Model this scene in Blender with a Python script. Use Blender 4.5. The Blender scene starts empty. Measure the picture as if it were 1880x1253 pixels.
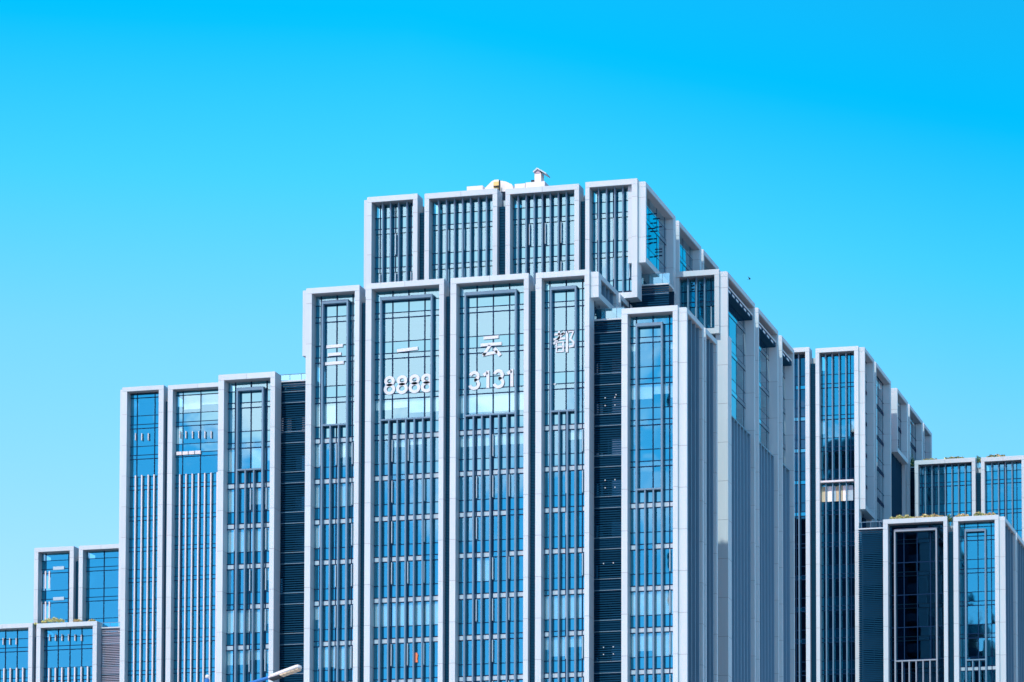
import bpy, math, random
import numpy as np
rnd = random.Random(7)
sc = bpy.context.scene
COL = sc.collection

# ------------------------------------------------------------------ camera
F, PX, PY = 6668.0, 1180.0, 1860.0           # focal length and principal point in photograph pixels
TH = math.atan(440.0 / F)                    # pitch up
YAW = math.atan(1680.0 / F * math.cos(TH))   # turned left of +Y
CAMZ = 1.7
cam = bpy.data.cameras.new('camera'); camo = bpy.data.objects.new('camera', cam); COL.objects.link(camo)
camo.location = (0, 0, CAMZ); camo.rotation_euler = (math.pi / 2 + TH, 0, YAW)
cam.sensor_width = 36.0; cam.sensor_fit = 'HORIZONTAL'; cam.lens = F / 1880 * 36
cam.shift_x = (940 - PX) / 1880; cam.shift_y = (PY - 626.5) / 1880
cam.clip_start = 1; cam.clip_end = 12000
sc.camera = camo

# ------------------------------------------------------------------ world, sun, exposure
SUN_EL, SUN_AZ = 52.0, 186.0     # azimuth clockwise from +Y: behind the camera, to its left
w = bpy.data.worlds.new('World'); sc.world = w; w.use_nodes = True
nt = w.node_tree; nt.nodes.clear()
def N(nt, t, **k):
    n = nt.nodes.new(t)
    for a, b in k.items():
        if a == 'inp':
            for i, v in b.items(): n.inputs[i].default_value = v
        else: setattr(n, a, b)
    return n
def M(nt, op, a, b=None, c=None, clamp=False):
    n = nt.nodes.new('ShaderNodeMath'); n.operation = op; n.use_clamp = clamp
    for i, v in enumerate((a, b, c)):
        if v is None: continue
        if isinstance(v, (int, float)): n.inputs[i].default_value = v
        else: nt.links.new(v, n.inputs[i])
    return n.outputs[0]
def MIX(nt, fac, a, b, blend='MIX'):
    n = nt.nodes.new('ShaderNodeMix'); n.data_type = 'RGBA'; n.blend_type = blend
    for s, v in ((n.inputs[0], fac), (n.inputs[6], a), (n.inputs[7], b)):
        if isinstance(v, (int, float)): s.default_value = v
        elif isinstance(v, tuple): s.default_value = v + (1,) if len(v) == 3 else v
        else: nt.links.new(v, s)
    return n.outputs[2]
def RAMP(nt, fac, pts, interp='LINEAR'):
    n = nt.nodes.new('ShaderNodeValToRGB'); n.color_ramp.interpolation = interp
    el = n.color_ramp.elements
    while len(el) < len(pts): el.new(0.5)
    for e, (p, c) in zip(el, pts): e.position = p; e.color = tuple(c) + (1,) if len(c) == 3 else c
    nt.links.new(fac, n.inputs[0]); return n.outputs[0]
sky = N(nt, 'ShaderNodeTexSky', sky_type='NISHITA', sun_disc=False, sun_elevation=math.radians(SUN_EL),
        sun_rotation=math.radians(SUN_AZ), altitude=0, air_density=1.0, dust_density=0.6, ozone_density=1.0)
tc = N(nt, 'ShaderNodeTexCoord'); sep = N(nt, 'ShaderNodeSeparateXYZ'); nt.links.new(tc.outputs['Generated'], sep.inputs[0])
z = sep.outputs[2]; y = sep.outputs[1]
# the sky is a deep cyan that pales towards the horizon: a tint by elevation on the Nishita sky
SKYT = [(0.0, (1.0, 0.86, 1.05)), (0.12, (0.78, 0.86, 1.1)), (0.177, (0.65, 0.88, 1.1)), (0.247, (0.42, 1.0, 1.15)), (0.287, (0.16, 1.06, 1.2)),
        (0.326, (0.0, 0.99, 1.2)), (0.6, (0.2, 0.85, 1.1)), (1.0, (0.3, 0.8, 1.0))]
ze = M(nt, 'ADD', z, M(nt, 'MULTIPLY', M(nt, 'MINIMUM', M(nt, 'MAXIMUM', M(nt, 'ADD', sep.outputs[0], 0.29), 0.0), 0.3), 0.17))   # deeper blue to the right
tint = RAMP(nt, ze, SKYT)
dim = M(nt, 'SUBTRACT', 0.98, M(nt, 'MULTIPLY', M(nt, 'MINIMUM', M(nt, 'MAXIMUM', M(nt, 'ADD', sep.outputs[0], 0.29), 0.0), 0.14), 0.9))
vs_ = N(nt, 'ShaderNodeVectorMath', operation='SCALE'); nt.links.new(tint, vs_.inputs[0]); nt.links.new(dim, vs_.inputs['Scale'])
skyc = MIX(nt, 1.0, sky.outputs[0], vs_.outputs[0], 'MULTIPLY')
# unseen clouds added behind the camera, shaped and over-warmed so the glass mirrors beige
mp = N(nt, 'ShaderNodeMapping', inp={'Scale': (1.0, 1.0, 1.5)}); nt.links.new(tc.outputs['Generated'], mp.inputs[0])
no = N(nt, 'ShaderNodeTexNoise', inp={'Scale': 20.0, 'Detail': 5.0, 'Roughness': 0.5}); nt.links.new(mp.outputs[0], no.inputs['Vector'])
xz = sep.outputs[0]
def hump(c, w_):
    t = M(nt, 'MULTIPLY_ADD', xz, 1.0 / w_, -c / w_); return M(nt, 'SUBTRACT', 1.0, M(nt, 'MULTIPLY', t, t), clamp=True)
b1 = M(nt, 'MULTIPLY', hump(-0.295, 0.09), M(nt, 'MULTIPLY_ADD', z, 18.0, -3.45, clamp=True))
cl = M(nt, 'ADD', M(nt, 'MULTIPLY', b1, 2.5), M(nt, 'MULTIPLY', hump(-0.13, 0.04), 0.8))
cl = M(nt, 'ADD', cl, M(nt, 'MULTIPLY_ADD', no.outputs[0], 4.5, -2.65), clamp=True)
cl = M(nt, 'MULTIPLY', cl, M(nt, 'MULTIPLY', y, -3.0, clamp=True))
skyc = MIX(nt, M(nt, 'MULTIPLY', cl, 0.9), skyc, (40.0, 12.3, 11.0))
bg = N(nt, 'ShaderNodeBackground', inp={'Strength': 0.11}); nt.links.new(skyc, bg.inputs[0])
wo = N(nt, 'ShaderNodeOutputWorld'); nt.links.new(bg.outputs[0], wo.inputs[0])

sl = bpy.data.lights.new('sun', 'SUN'); sl.energy = 2.0; sl.angle = math.radians(1.0); sl.color = (1.0, 0.95, 0.87)
so = bpy.data.objects.new('sun', sl); COL.objects.link(so)
so.rotation_euler = (math.radians(90 - SUN_EL), 0, math.radians(180 - SUN_AZ) )
so.location = (-60, -60, 200)
vs = sc.view_settings; vs.view_transform = 'Standard'; vs.look = 'None'; vs.exposure = 0.95; vs.gamma = 1.0; vs.use_curve_mapping = False
sc.cycles.max_bounces = 8; sc.cycles.transparent_max_bounces = 12; sc.cycles.glossy_bounces = 4
sc.cycles.use_denoising = True

# ------------------------------------------------------------------ pixel -> place on a known plane
ct, st, cy, sy = math.cos(TH), math.sin(TH), math.cos(YAW), math.sin(YAW)
def ray(u, v):
    x, yy = (u - PX) / F, (PY - v) / F
    fwd, up = ct - yy * st, st + yy * ct     # after pitch: forward, up
    return (x * cy - fwd * sy, x * sy + fwd * cy, up)
def FR(u, v, Y):       # on the plane y = Y
    r = ray(u, v); t = Y / r[1]; return r[0] * t, CAMZ + r[2] * t
def SD(u, v, X):       # on the plane x = X
    r = ray(u, v); t = X / r[0]; return r[1] * t, CAMZ + r[2] * t
def YD(D, u, v=1000):  # world y of the point at camera depth D seen at (u, v)
    return ray(u, v)[1] * D

# ------------------------------------------------------------------ materials
def mat(name, col, rough=0.5, metal=0.0, vary=0.06, scale=0.35, streak=True, bump=0.0, spec=None):
    m = bpy.data.materials.new(name); m.use_nodes = True; nt = m.node_tree
    p = nt.nodes['Principled BSDF']; p.inputs['Roughness'].default_value = rough; p.inputs['Metallic'].default_value = metal
    p.inputs['Specular IOR Level'].default_value = spec if spec is not None else (0.08 if max(col) < 0.15 else 0.4)
    g = N(nt, 'ShaderNodeNewGeometry'); oi = N(nt, 'ShaderNodeObjectInfo')
    mp = N(nt, 'ShaderNodeMapping', inp={'Scale': (1, 1, 0.18 if streak else 1)}); nt.links.new(g.outputs['Position'], mp.inputs[0])
    no = N(nt, 'ShaderNodeTexNoise', inp={'Scale': scale * 4, 'Detail': 5.0, 'Roughness': 0.6}); nt.links.new(mp.outputs[0], no.inputs['Vector'])
    f = M(nt, 'ADD', M(nt, 'MULTIPLY_ADD', no.outputs[0], 2 * vary, 1 - vary), M(nt, 'MULTIPLY_ADD', oi.outputs['Random'], vary, -vary / 2))
    vm = N(nt, 'ShaderNodeVectorMath', operation='SCALE'); vm.inputs[0].default_value = col; nt.links.new(f, vm.inputs['Scale'])
    nt.links.new(vm.outputs[0], p.inputs['Base Color'])
    r = M(nt, 'MULTIPLY_ADD', no.outputs[0], 0.15, rough - 0.07, clamp=True); nt.links.new(r, p.inputs['Roughness'])
    return m
def glass(name, tint, refl, r0, rough=0.02, back=None):
    m = bpy.data.materials.new(name); m.use_nodes = True; nt = m.node_tree
    for n in list(nt.nodes): nt.nodes.remove(n)
    out = N(nt, 'ShaderNodeOutputMaterial')
    gl = N(nt, 'ShaderNodeBsdfGlossy', inp={'Roughness': rough}); gl.inputs['Color'].default_value = refl + (1,)
    lw = N(nt, 'ShaderNodeFresnel', inp={'IOR': 1.5})
    g = N(nt, 'ShaderNodeNewGeometry')
    no = N(nt, 'ShaderNodeTexNoise', inp={'Scale': 0.55, 'Detail': 1.0}); nt.links.new(g.outputs['Position'], no.inputs['Vector'])
    bp = N(nt, 'ShaderNodeBump', inp={'Strength': 0.055, 'Distance': 0.05}); nt.links.new(no.outputs[0], bp.inputs['Height'])
    nt.links.new(bp.outputs[0], gl.inputs['Normal'])
    nt.links.new(MIX(nt, M(nt, 'MULTIPLY_ADD', lw.outputs[0], 2.6, -0.12, clamp=True), refl, (0.9, 0.97, 1.0)), gl.inputs['Color'])
    fac = M(nt, 'MULTIPLY_ADD', lw.outputs[0], 1.0 - r0, r0, clamp=True)
    if back is None: t = N(nt, 'ShaderNodeBsdfTransparent'); t.inputs[0].default_value = tint + (1,)
    else: t = N(nt, 'ShaderNodeBsdfDiffuse'); t.inputs[0].default_value = back + (1,)
    mx = N(nt, 'ShaderNodeMixShader'); nt.links.new(fac, mx.inputs[0]); nt.links.new(t.outputs[0], mx.inputs[1]); nt.links.new(gl.outputs[0], mx.inputs[2])
    if back is None:      # the coating sits on the face a ray enters by; it leaves through clear glass
        t2 = N(nt, 'ShaderNodeBsdfTransparent'); m2 = N(nt, 'ShaderNodeMixShader')
        nt.links.new(g.outputs['Backfacing'], m2.inputs[0]); nt.links.new(mx.outputs[0], m2.inputs[1]); nt.links.new(t2.outputs[0], m2.inputs[2]); mx = m2
    nt.links.new(mx.outputs[0], out.inputs[0]); return m
MT = {
 'white':  mat('white_aluminium', (0.46, 0.57, 0.615), 0.45, 0.0, 0.07),
 'joint':  mat('joint_shadow_gap', (0.22, 0.25, 0.28), 0.7, 0.0, 0.05),
 'soffit': mat('grey_soffit', (0.34, 0.37, 0.39), 0.5),
 'fin':    mat('blue_grey_anodised_fin', (0.11, 0.225, 0.32), 0.4, 0.0, 0.12),
 'fins':   mat('blue_side_fin', (0.15, 0.29, 0.40), 0.4),
 'fing':   mat('mid_grey_fin', (0.24, 0.31, 0.37), 0.4),
 'finw':   mat('pale_aluminium_fin', (0.62, 0.64, 0.66), 0.4),
 'mull':   mat('navy_mullion', (0.003, 0.025, 0.075), 0.5),
 'strip':  mat('pale_ledge', (0.36, 0.52, 0.62), 0.35),
 'blind':  mat('pale_roller_blind', (0.88, 0.90, 0.88), 0.8),
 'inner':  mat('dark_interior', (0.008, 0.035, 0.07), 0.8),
 'slab':   mat('floor_slab_edge', (0.02, 0.09, 0.15), 0.8),
 'chan':   mat('navy_channel_cladding', (0.003, 0.045, 0.09), 0.8),
 'louv':   mat('dark_louvre', (0.002, 0.045, 0.10), 0.8),
 'louvg':  mat('grey_louvre', (0.22, 0.26, 0.34), 0.45),
 'glass':  glass('blue_curtain_glass', (0.84, 0.95, 0.96), (0.12, 0.61, 0.82), 0.47),
 'glassb': glass('blue_spandrel_glass', (0, 0, 0), (0.075, 0.46, 0.62), 0.62, back=(0.0, 0.03, 0.08)),
 'dglass': glass('dark_curtain_glass', (0.04, 0.10, 0.16), (0.07, 0.25, 0.38), 0.40),  # darker copy of the curtain glass; on right tower fronts it imitates dark reflections
 'concrete': mat('roof_render', (0.72, 0.72, 0.72), 0.7),
 'yellow': mat('yellow_sign_face', (0.75, 0.58, 0.22), 0.5),
 'pink':   mat('pinkish_grey_vent', (0.45, 0.36, 0.42), 0.6),
 'letter': mat('white_letter_film', (0.56, 0.64, 0.70), 0.5, 0, 0.02),
 'leafy':  mat('yellow_green_leaf', (0.62, 0.64, 0.26), 0.6, 0, 0.3, 3.0, False),
 'leafd':  mat('dark_green_leaf', (0.12, 0.26, 0.12), 0.6, 0, 0.3, 3.0, False),
 'leafo':  mat('ochre_leaf', (0.68, 0.52, 0.28), 0.6, 0, 0.3, 3.0, False),
 'blue':   mat('blue_painted_steel', (0.02, 0.17, 0.50), 0.4),
 'lampw':  mat('white_lamp_shell', (0.72, 0.72, 0.72), 0.35),
 'lampd':  mat('dark_lamp_underside', (0.03, 0.04, 0.05), 0.5),
 'led':    mat('cream_led_lens', (0.62, 0.52, 0.36), 0.4),
 'ground': mat('pale_paving', (0.34, 0.34, 0.34), 0.9, 0, 0.2, 0.05, False),
 'orange': mat('orange_cloth', (0.9, 0.25, 0.12), 0.8),
 'curtain': mat('cream_curtain', (0.62, 0.55, 0.38), 0.8, 0, 0.3, 1.5),
 'bird':   mat('dark_feathers', (0.05, 0.05, 0.06), 0.7),
 'tower':  mat('dark_stone_cladding', (0.02, 0.025, 0.03), 0.9),
}

# ------------------------------------------------------------------ nodes of the object tree
CUBEV = [(-.5,-.5,-.5),(.5,-.5,-.5),(.5,.5,-.5),(-.5,.5,-.5),(-.5,-.5,.5),(.5,-.5,.5),(.5,.5,.5),(-.5,.5,.5)]
CUBEF = [(0,3,2,1),(4,5,6,7),(0,1,5,4),(1,2,6,5),(2,3,7,6),(3,0,4,7)]
cubes = {}
def cube(mk):
    if mk not in cubes:
        me = bpy.data.meshes.new('block_' + mk); me.from_pydata(CUBEV, [], CUBEF); me.materials.append(MT[mk]); cubes[mk] = me
    return cubes[mk]
class Node:
    def __init__(s, o, org): s.o = o; s.org = org
def thing(name, label, cat, org, group=None):
    o = bpy.data.objects.new(name, None); COL.objects.link(o); o.location = org; o.empty_display_size = 2
    o['label'] = label; o['category'] = cat
    if group: o['group'] = group
    return Node(o, org)
def part(name, par, org):
    o = bpy.data.objects.new(name, None); COL.objects.link(o); o.parent = par.o
    o.location = tuple(a - b for a, b in zip(org, par.org)); o.empty_display_size = 1
    return Node(o, org)
def box(name, par, lo, hi, mk, rot=None, label=None):
    c = tuple((a + b) / 2 for a, b in zip(lo, hi))
    o = bpy.data.objects.new(name, cube(mk)); COL.objects.link(o)
    if par: o.parent = par.o; o.location = tuple(a - b for a, b in zip(c, par.org))
    else: o.location = c
    o.scale = tuple(max(b - a, 1e-3) for a, b in zip(lo, hi))
    if rot: o.rotation_euler = rot
    if label: o['label'] = label
    return Node(o, c)
class MB:
    def __init__(s): s.v = []; s.f = []
    def box(s, lo, hi):
        n = len(s.v)
        for x, y, z in CUBEV: s.v.append(tuple((a + b) / 2 + k * (b - a) for a, b, k in zip(lo, hi, (x, y, z))))
        s.f += [tuple(i + n for i in q) for q in CUBEF]
    def poly(s, pts): n = len(s.v); s.v += pts; s.f.append(tuple(range(n, n + len(pts))))
    def build(s, name, par, mk, stuff=False, smooth=False):
        if not s.v: return None
        me = bpy.data.meshes.new(name); org = par.org if par else (0, 0, 0)
        me.from_pydata([tuple(a - b for a, b in zip(p, org)) for p in s.v], [], s.f)
        for m in (mk if isinstance(mk, (list, tuple)) else [mk]): me.materials.append(MT[m])
        if smooth: me.polygons.foreach_set('use_smooth', [True] * len(me.polygons))
        o = bpy.data.objects.new(name, me); COL.objects.link(o)
        if par: o.parent = par.o
        if stuff: o['kind'] = 'stuff'
        return Node(o, org)

# pieces are queued per building and kind; the 300 largest in view become objects, the rest one mesh
QUEUE = {}
def q(bld, kind, size, bay, lo, hi, mk, rot=None):
    QUEUE.setdefault((id(bld), kind), [bld, []])[1].append((size, bay, lo, hi, mk, rot))
def flush():
    for (bid, kind), (bld, L) in QUEUE.items():
        L.sort(key=lambda r: -r[0])
        rest = {}
        for i, (s, bay, lo, hi, mk, rot) in enumerate(L):
            if i < 295: box(kind, bay, lo, hi, mk, rot)
            else: rest.setdefault(mk, MB()).box(lo, hi)
        if rest:
            mks = list(rest); v = []; f = []; mi = []
            for j, mk in enumerate(mks):
                n = len(v); v += rest[mk].v; f += [tuple(i + n for i in t) for t in rest[mk].f]; mi += [j] * len(rest[mk].f)
            b = MB(); b.v, b.f = v, f; o = b.build(kind, bld, mks, stuff=True)
            o.o.data.polygons.foreach_set('material_index', mi)

# ------------------------------------------------------------------ one projecting window bay
# along = coordinate along the facade, d = depth behind the face of the frame; front bays face -Y, side bays face +X
FLOOR = 4.2
def mapper(side, P):
    if side: return lambda a0, a1, d0, d1, z0, z1: ((P - d1, a0, z0), (P - d0, a1, z1))
    return lambda a0, a1, d0, d1, z0, z1: ((a0, P + d0, z0), (a1, P + d1, z1))
def bay(bld, side, P, a0, a1, ztop, zref, fins=(), fin_top=None, inner=None, zbot=0.0, sill=False, wl=.6, wr=.6, hh=.55,
        rec=1.25, depth=1.9, pw=1.72, blinds={}, gm='glass', fm='fin', zvis=54.0, white_edges=True, start=None, rows=True,
        drop=0.0, spans=True, curtains=None, fd=0.6, fp=.6, fw=.14, ledm=None, glassz0=None, mullrows=True, stubs=None, back=True):
    m = mapper(side, P)
    lo, hi = m(a0, a1, 0, depth, zbot, ztop)
    nd = part('window_bay', bld, ((lo[0] + hi[0]) / 2, (lo[1] + hi[1]) / 2, zbot))
    persp = 0.30 if side else 1.0
    # frame: core in the joints and one panel per storey around it
    joints = []
    z = zref
    while z > ztop - hh - .6: z -= FLOOR
    while z + FLOOR < ztop - hh - .6: z += FLOOR
    while z > max(zvis, zbot): joints.append(z); z -= FLOOR
    g = .018
    edges = [ztop - hh] + joints + [zbot]
    for (p0, p1) in ((a0, a0 + wl), (a1 - wr, a1)):
        l, h = m(p0 + g, p1 - g, g, depth - g, zbot + .05, ztop - hh - g); c = MB(); c.box(l, h); c.build('post_core', nd, 'joint')
        for i in range(len(edges) - 1):
            l, h = m(p0, p1, 0, depth, edges[i + 1] + g, edges[i] - g)
            q(bld, 'cladding_panel', (p1 - p0) * persp * min(edges[i] - edges[i + 1], 5) + .3, nd, l, h, 'white')
    np_ = max(1, round((a1 - a0) / 4.0)); c = MB()
    l, h = m(a0 + g, a1 - g, g, depth - g, ztop - hh + g, ztop - g); c.box(l, h); c.build('header_core', nd, 'joint')
    for i in range(np_):
        l, h = m(a0 + (a1 - a0) * i / np_ + g, a0 + (a1 - a0) * (i + 1) / np_ - g, 0, depth, ztop - hh, ztop)
        if i == 0: l2, h2 = m(a0, a0 + (a1 - a0) / np_ - g, 0, depth, ztop - hh, ztop); l, h = l2, h2
        if i == np_ - 1:
            l2, h2 = m(a0 + (a1 - a0) * i / np_ + g, a1, 0, depth, ztop - hh, ztop) if np_ > 1 else m(a0, a1, 0, depth, ztop - hh, ztop)
            l, h = l2, h2
        q(bld, 'cladding_panel', (a1 - a0) / np_ * persp * hh + .5, nd, l, h, 'white')
    # thin upstand that catches the sky along the top
    l, h = m(a0 + .05, a1 - .05, .12, depth - .1, ztop, ztop + .06); b = MB(); b.box(l, h); b.build('coping', nd, 'white')
    gz0 = zbot
    if sill:
        l, h = m(a0 + wl, a1 - wr, 0, depth, zbot, zbot + .6); box('sill', nd, l, h, 'white'); gz0 = zbot + .6
    # soffit lining
    l, h = m(a0 + wl + .01, a1 - wr - .01, .10, rec - .02, ztop - hh - .03, ztop - hh - .004); box('soffit', nd, l, h, 'soffit')
    # glazing
    x0, x1 = a0 + wl, a1 - wr; gt = ztop - hh
    if start is None: start = x0 + ((x1 - x0) % pw) / 2
    cols = [x0]; x = start
    while x < x1 - .25:
        if x > x0 + .25: cols.append(x)
        x += pw
    cols.append(x1)
    lev = []; z = zref
    while z > gt + FLOOR: z -= FLOOR
    while z < gt: z += FLOOR
    while z > max(zvis, gz0) - FLOOR: lev.append(z); z -= FLOOR
    mul = MB(); led = MB(); wed = MB(); sl = MB(); ledg = MB()
    zp = inner[1] if inner else 1e9
    R = rec; pr = .015 if side else .06; pv = .02 if side else .09; mk_ = .6 if side else 1
    zend = max(zvis, gz0)
    xi = min(x0 + 2.2, x1 - .1) if side else x0
    for i in range(len(cols) - 1):
        c0, c1 = cols[i] + .035, cols[i + 1] - .035
        for L in lev:                      # L = level under the vision pane
            for (zz0, zz1, kind) in ((L, L + 2.45, 'v'), (L - 1.2, L, 's')):
                zz0 = max(zz0, gz0, zvis - 2); zz1 = min(zz1, gt)
                if zz1 - zz0 < .25: continue
                l, h = m(c0, c1, R, R + .03, zz0 + .04, zz1 - .04)
                t = (rnd.uniform(-.0022, .0022), 0, rnd.uniform(-.003, .003))
                if side: t = (0, t[0], t[2])
                mk = gm if (kind == 'v' or not spans) else 'glassb'
                if gm == 'dglass': mk = gm
                q(bld, 'pane', (c1 - c0) * persp * (zz1 - zz0), nd, l, h, mk, t)
    for L in lev:
        if mullrows:
            for zz, tk in ((L, .07), (L - 1.2, .09), (L - 1.75, .10))[:2 if ledm == 'glass' else 3]:
                if gz0 < zz < gt - .1:
                    l, h = m(x0, x1, R - pr, R + .02, zz - tk * mk_ / 2, zz + tk * mk_ / 2); mul.box(l, h)
            a, b_ = L - 1.69, L - 1.26
            if b_ < gt - .1 and a > gz0:
                for ci in range(len(cols) - 1):
                    l, h = m(cols[ci] + .04, cols[ci + 1] - .04, R - .03, R + .04, a, b_); (ledg if (L - 1.0 > zp or rnd.random() < .12) else led).box(l, h)
        else:
            if gz0 < L < gt:
                l, h = m(x0, x1, R - pr, R + .02, L - .05, L + .05); mul.box(l, h)
            l, h = m(x0, x1, R, R + .04, max(L - 1.69, gz0), min(L - 1.26, gt))
            if h[2] > l[2]: led.box(l, h)
        if L - .8 > gz0 and L - 1.7 < gt - .3:
            l, h = m(xi, x1, R + .3, R + 3.0, L - 1.7, min(L - .5, gt)); sl.box(l, h)
    for x in cols[1:-1]:
        l, h = m(x - .05, x + .05, R - pv, R + .02, zend - 2, gt); mul.box(l, h)
    if white_edges and fins:
        ft = inner[1] if inner else (fin_top if fin_top else gt)
        for L in lev:
            for j, x in enumerate(cols[1:-1]):
                if L + 2.3 < ft and rnd.random() < .65 and (L > gz0):
                    l, h = m(x + .05, x + .12, R - .35, R - .05, L + .12, L + 2.35); wed.box(l, h)
    mul.build('mullion', nd, 'mull', stuff=True)
    led.build('ledge', nd, (ledm or ('glassb' if side else 'strip')) if mullrows else (gm if gm == 'dglass' else 'mull'), stuff=True)
    ledg.build('transom_glass', nd, gm, stuff=True)
    wed.build('glazing_rib', nd, 'strip', stuff=True); sl.build('floor_slab', nd, 'slab', stuff=True)
    # simple glazing carried on below the view
    if gz0 < zvis - 3:
        l, h = m(x0, x1, R, R + .03, gz0, zvis - 2.0); box('lower_glazing', nd, l, h, 'glassb')
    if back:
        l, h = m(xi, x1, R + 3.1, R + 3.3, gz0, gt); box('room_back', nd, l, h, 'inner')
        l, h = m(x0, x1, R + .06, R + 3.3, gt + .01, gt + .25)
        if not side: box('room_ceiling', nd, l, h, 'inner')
    # blinds
    for k, spec in blinds.items():
        L = zref - k * FLOOR
        for i in range(len(cols) - 1):
            fr, pr = spec if isinstance(spec, tuple) else (spec, 1.0)
            if rnd.random() > pr: continue
            zz1 = min(L + 2.4, gt); zz0 = max(zz1 - 2.4 * fr * (1 if rnd.random() < .8 else rnd.uniform(.5, .9)), L)
            if zz1 - zz0 > .2:
                l, h = m(cols[i] + .06, cols[i + 1] - .06, R + .12, R + .15, zz0, zz1); box('blind', nd, l, h, 'blind')
    if curtains:
        k = curtains; L = zref - k * FLOOR; x = x0 + .1
        while x < x1 - .2:
            ww = rnd.uniform(.3, .9); l, h = m(x, min(x + ww, x1), R - .12, R - .06, L + .1, L + 2.4); box('curtain', nd, l, h, 'curtain' if rnd.random() < .6 else 'blind'); x += ww + .02
    # inner sunshade portal and the fins below it
    ft = fin_top if fin_top else gt
    d0 = fp; d1 = fp + fd
    fl = sorted(fins)
    if inner:
        zi, zb = inner                      # top and bottom of the portal
        for x in (fl[0], fl[-1]):
            l, h = m(x - .09, x + .09, d0, R - .08, zbot, zi); q(bld, 'fin', 3, nd, l, h, fm)
        l, h = m(fl[0] - .09, fl[-1] + .09, d0, R - .12, zi - .32, zi - .0); l = (l[0], l[1], l[2]); box('portal_head', nd, l, h, fm)
        l, h = m(fl[0] + .09, fl[-1] - .09, d0, R - .12, zb - .16, zb); box('portal_sill', nd, l, h, fm)
        for x in (fl[0] - .0, ):
            pass
        for x in fl[1:-1]:
            l, h = m(x - fw / 2, x + fw / 2, d0 + .02, R - .1, zbot, zb - .16); q(bld, 'fin', 2, nd, l, h, fm)
    else:
        for x in fl:
            l, h = m(x - fw / 2, x + fw / 2, d0, R - .1, zbot if not sill else gz0, ft); q(bld, 'fin', (2 if not side else .5), nd, l, h, fm)
        if fin_top and side:
            l, h = m(fl[0] - .2, fl[-1] + .2, d0, R - .1, ft, ft + .12); box('fin_rail', nd, l, h, 'fin')
    if stubs:
        for (x, z0, z1) in stubs:
            l, h = m(x - .05, x + .05, R - .35, R - .06, z0, z1); box('bracket', nd, l, h, 'finw')
    return nd

def fbay(bld, Y, uL, uR, vL, zr, fins=(), fy=.55, finpx=None, **k):
    xl, zt = FR(uL, vL, Y); xr, _ = FR(uR, vL, Y)
    fs = [FR(u, 900 if vL < 900 else 1150, Y + fy)[0] for u in fins]
    for key in ('fin_top', ):
        if key in k and k[key]: k[key] = FR(uL, k[key], Y)[1]
    if k.get('inner'): k['inner'] = tuple(FR(fins[0], v, Y + .55)[1] for v in k['inner'])
    if k.get('zbot'): k['zbot'] = FR(uR, k['zbot'], Y)[1]
    return bay(bld, False, Y, xl, xr, zt, zr, fins=fs, **k)

def sbay(bld, X, u0, u1, ztop, zr, nf=0, ftv=None, **k):
    ya, _ = SD(u0, 600, X); yb, _ = SD(u1, 600, X)
    x0, x1 = ya + k.get('wl', .35), yb - k.get('wr', .35)
    fs = [x0 + (x1 - x0) * (i + .6) / nf for i in range(nf)]
    if ftv: k['fin_top'] = SD(u0, ftv, X)[1]
    k.setdefault('rec', .9); k.setdefault('depth', 1.6); k.setdefault('wl', .35); k.setdefault('wr', .35); k.setdefault('hh', .5)
    k.setdefault('fp', .25); k.setdefault('white_edges', False); k.setdefault('fw', .14)
    return bay(bld, True, X, ya, yb, ztop, zr, fins=fs, **k)

def channel(bld, Y, u0, u1, v, off=2.2):   # dark slot between two bays with its pale link beam
    x0, zt = FR(u0, v, Y); x1, _ = FR(u1, v, Y)
    x0 -= .05; x1 += .05
    nd = part('recess', bld, ((x0 + x1) / 2, Y + off, 0))
    box('slot_cladding', nd, (x0, Y + .85, 0), (x1, Y + off + .9, zt - 1.4), 'chan')
    box('link_beam', nd, (x0, Y + off, zt - 1.35), (x1, Y + off + 1.2, zt - .35), 'white')
    b = MB(); z = zt - 1.7
    while z > 56: b.box((x0, Y + .80, z), (x1, Y + .88, z + .06)); z -= .3
    b.build('louvre_slat', nd, 'louv', stuff=True)

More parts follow.
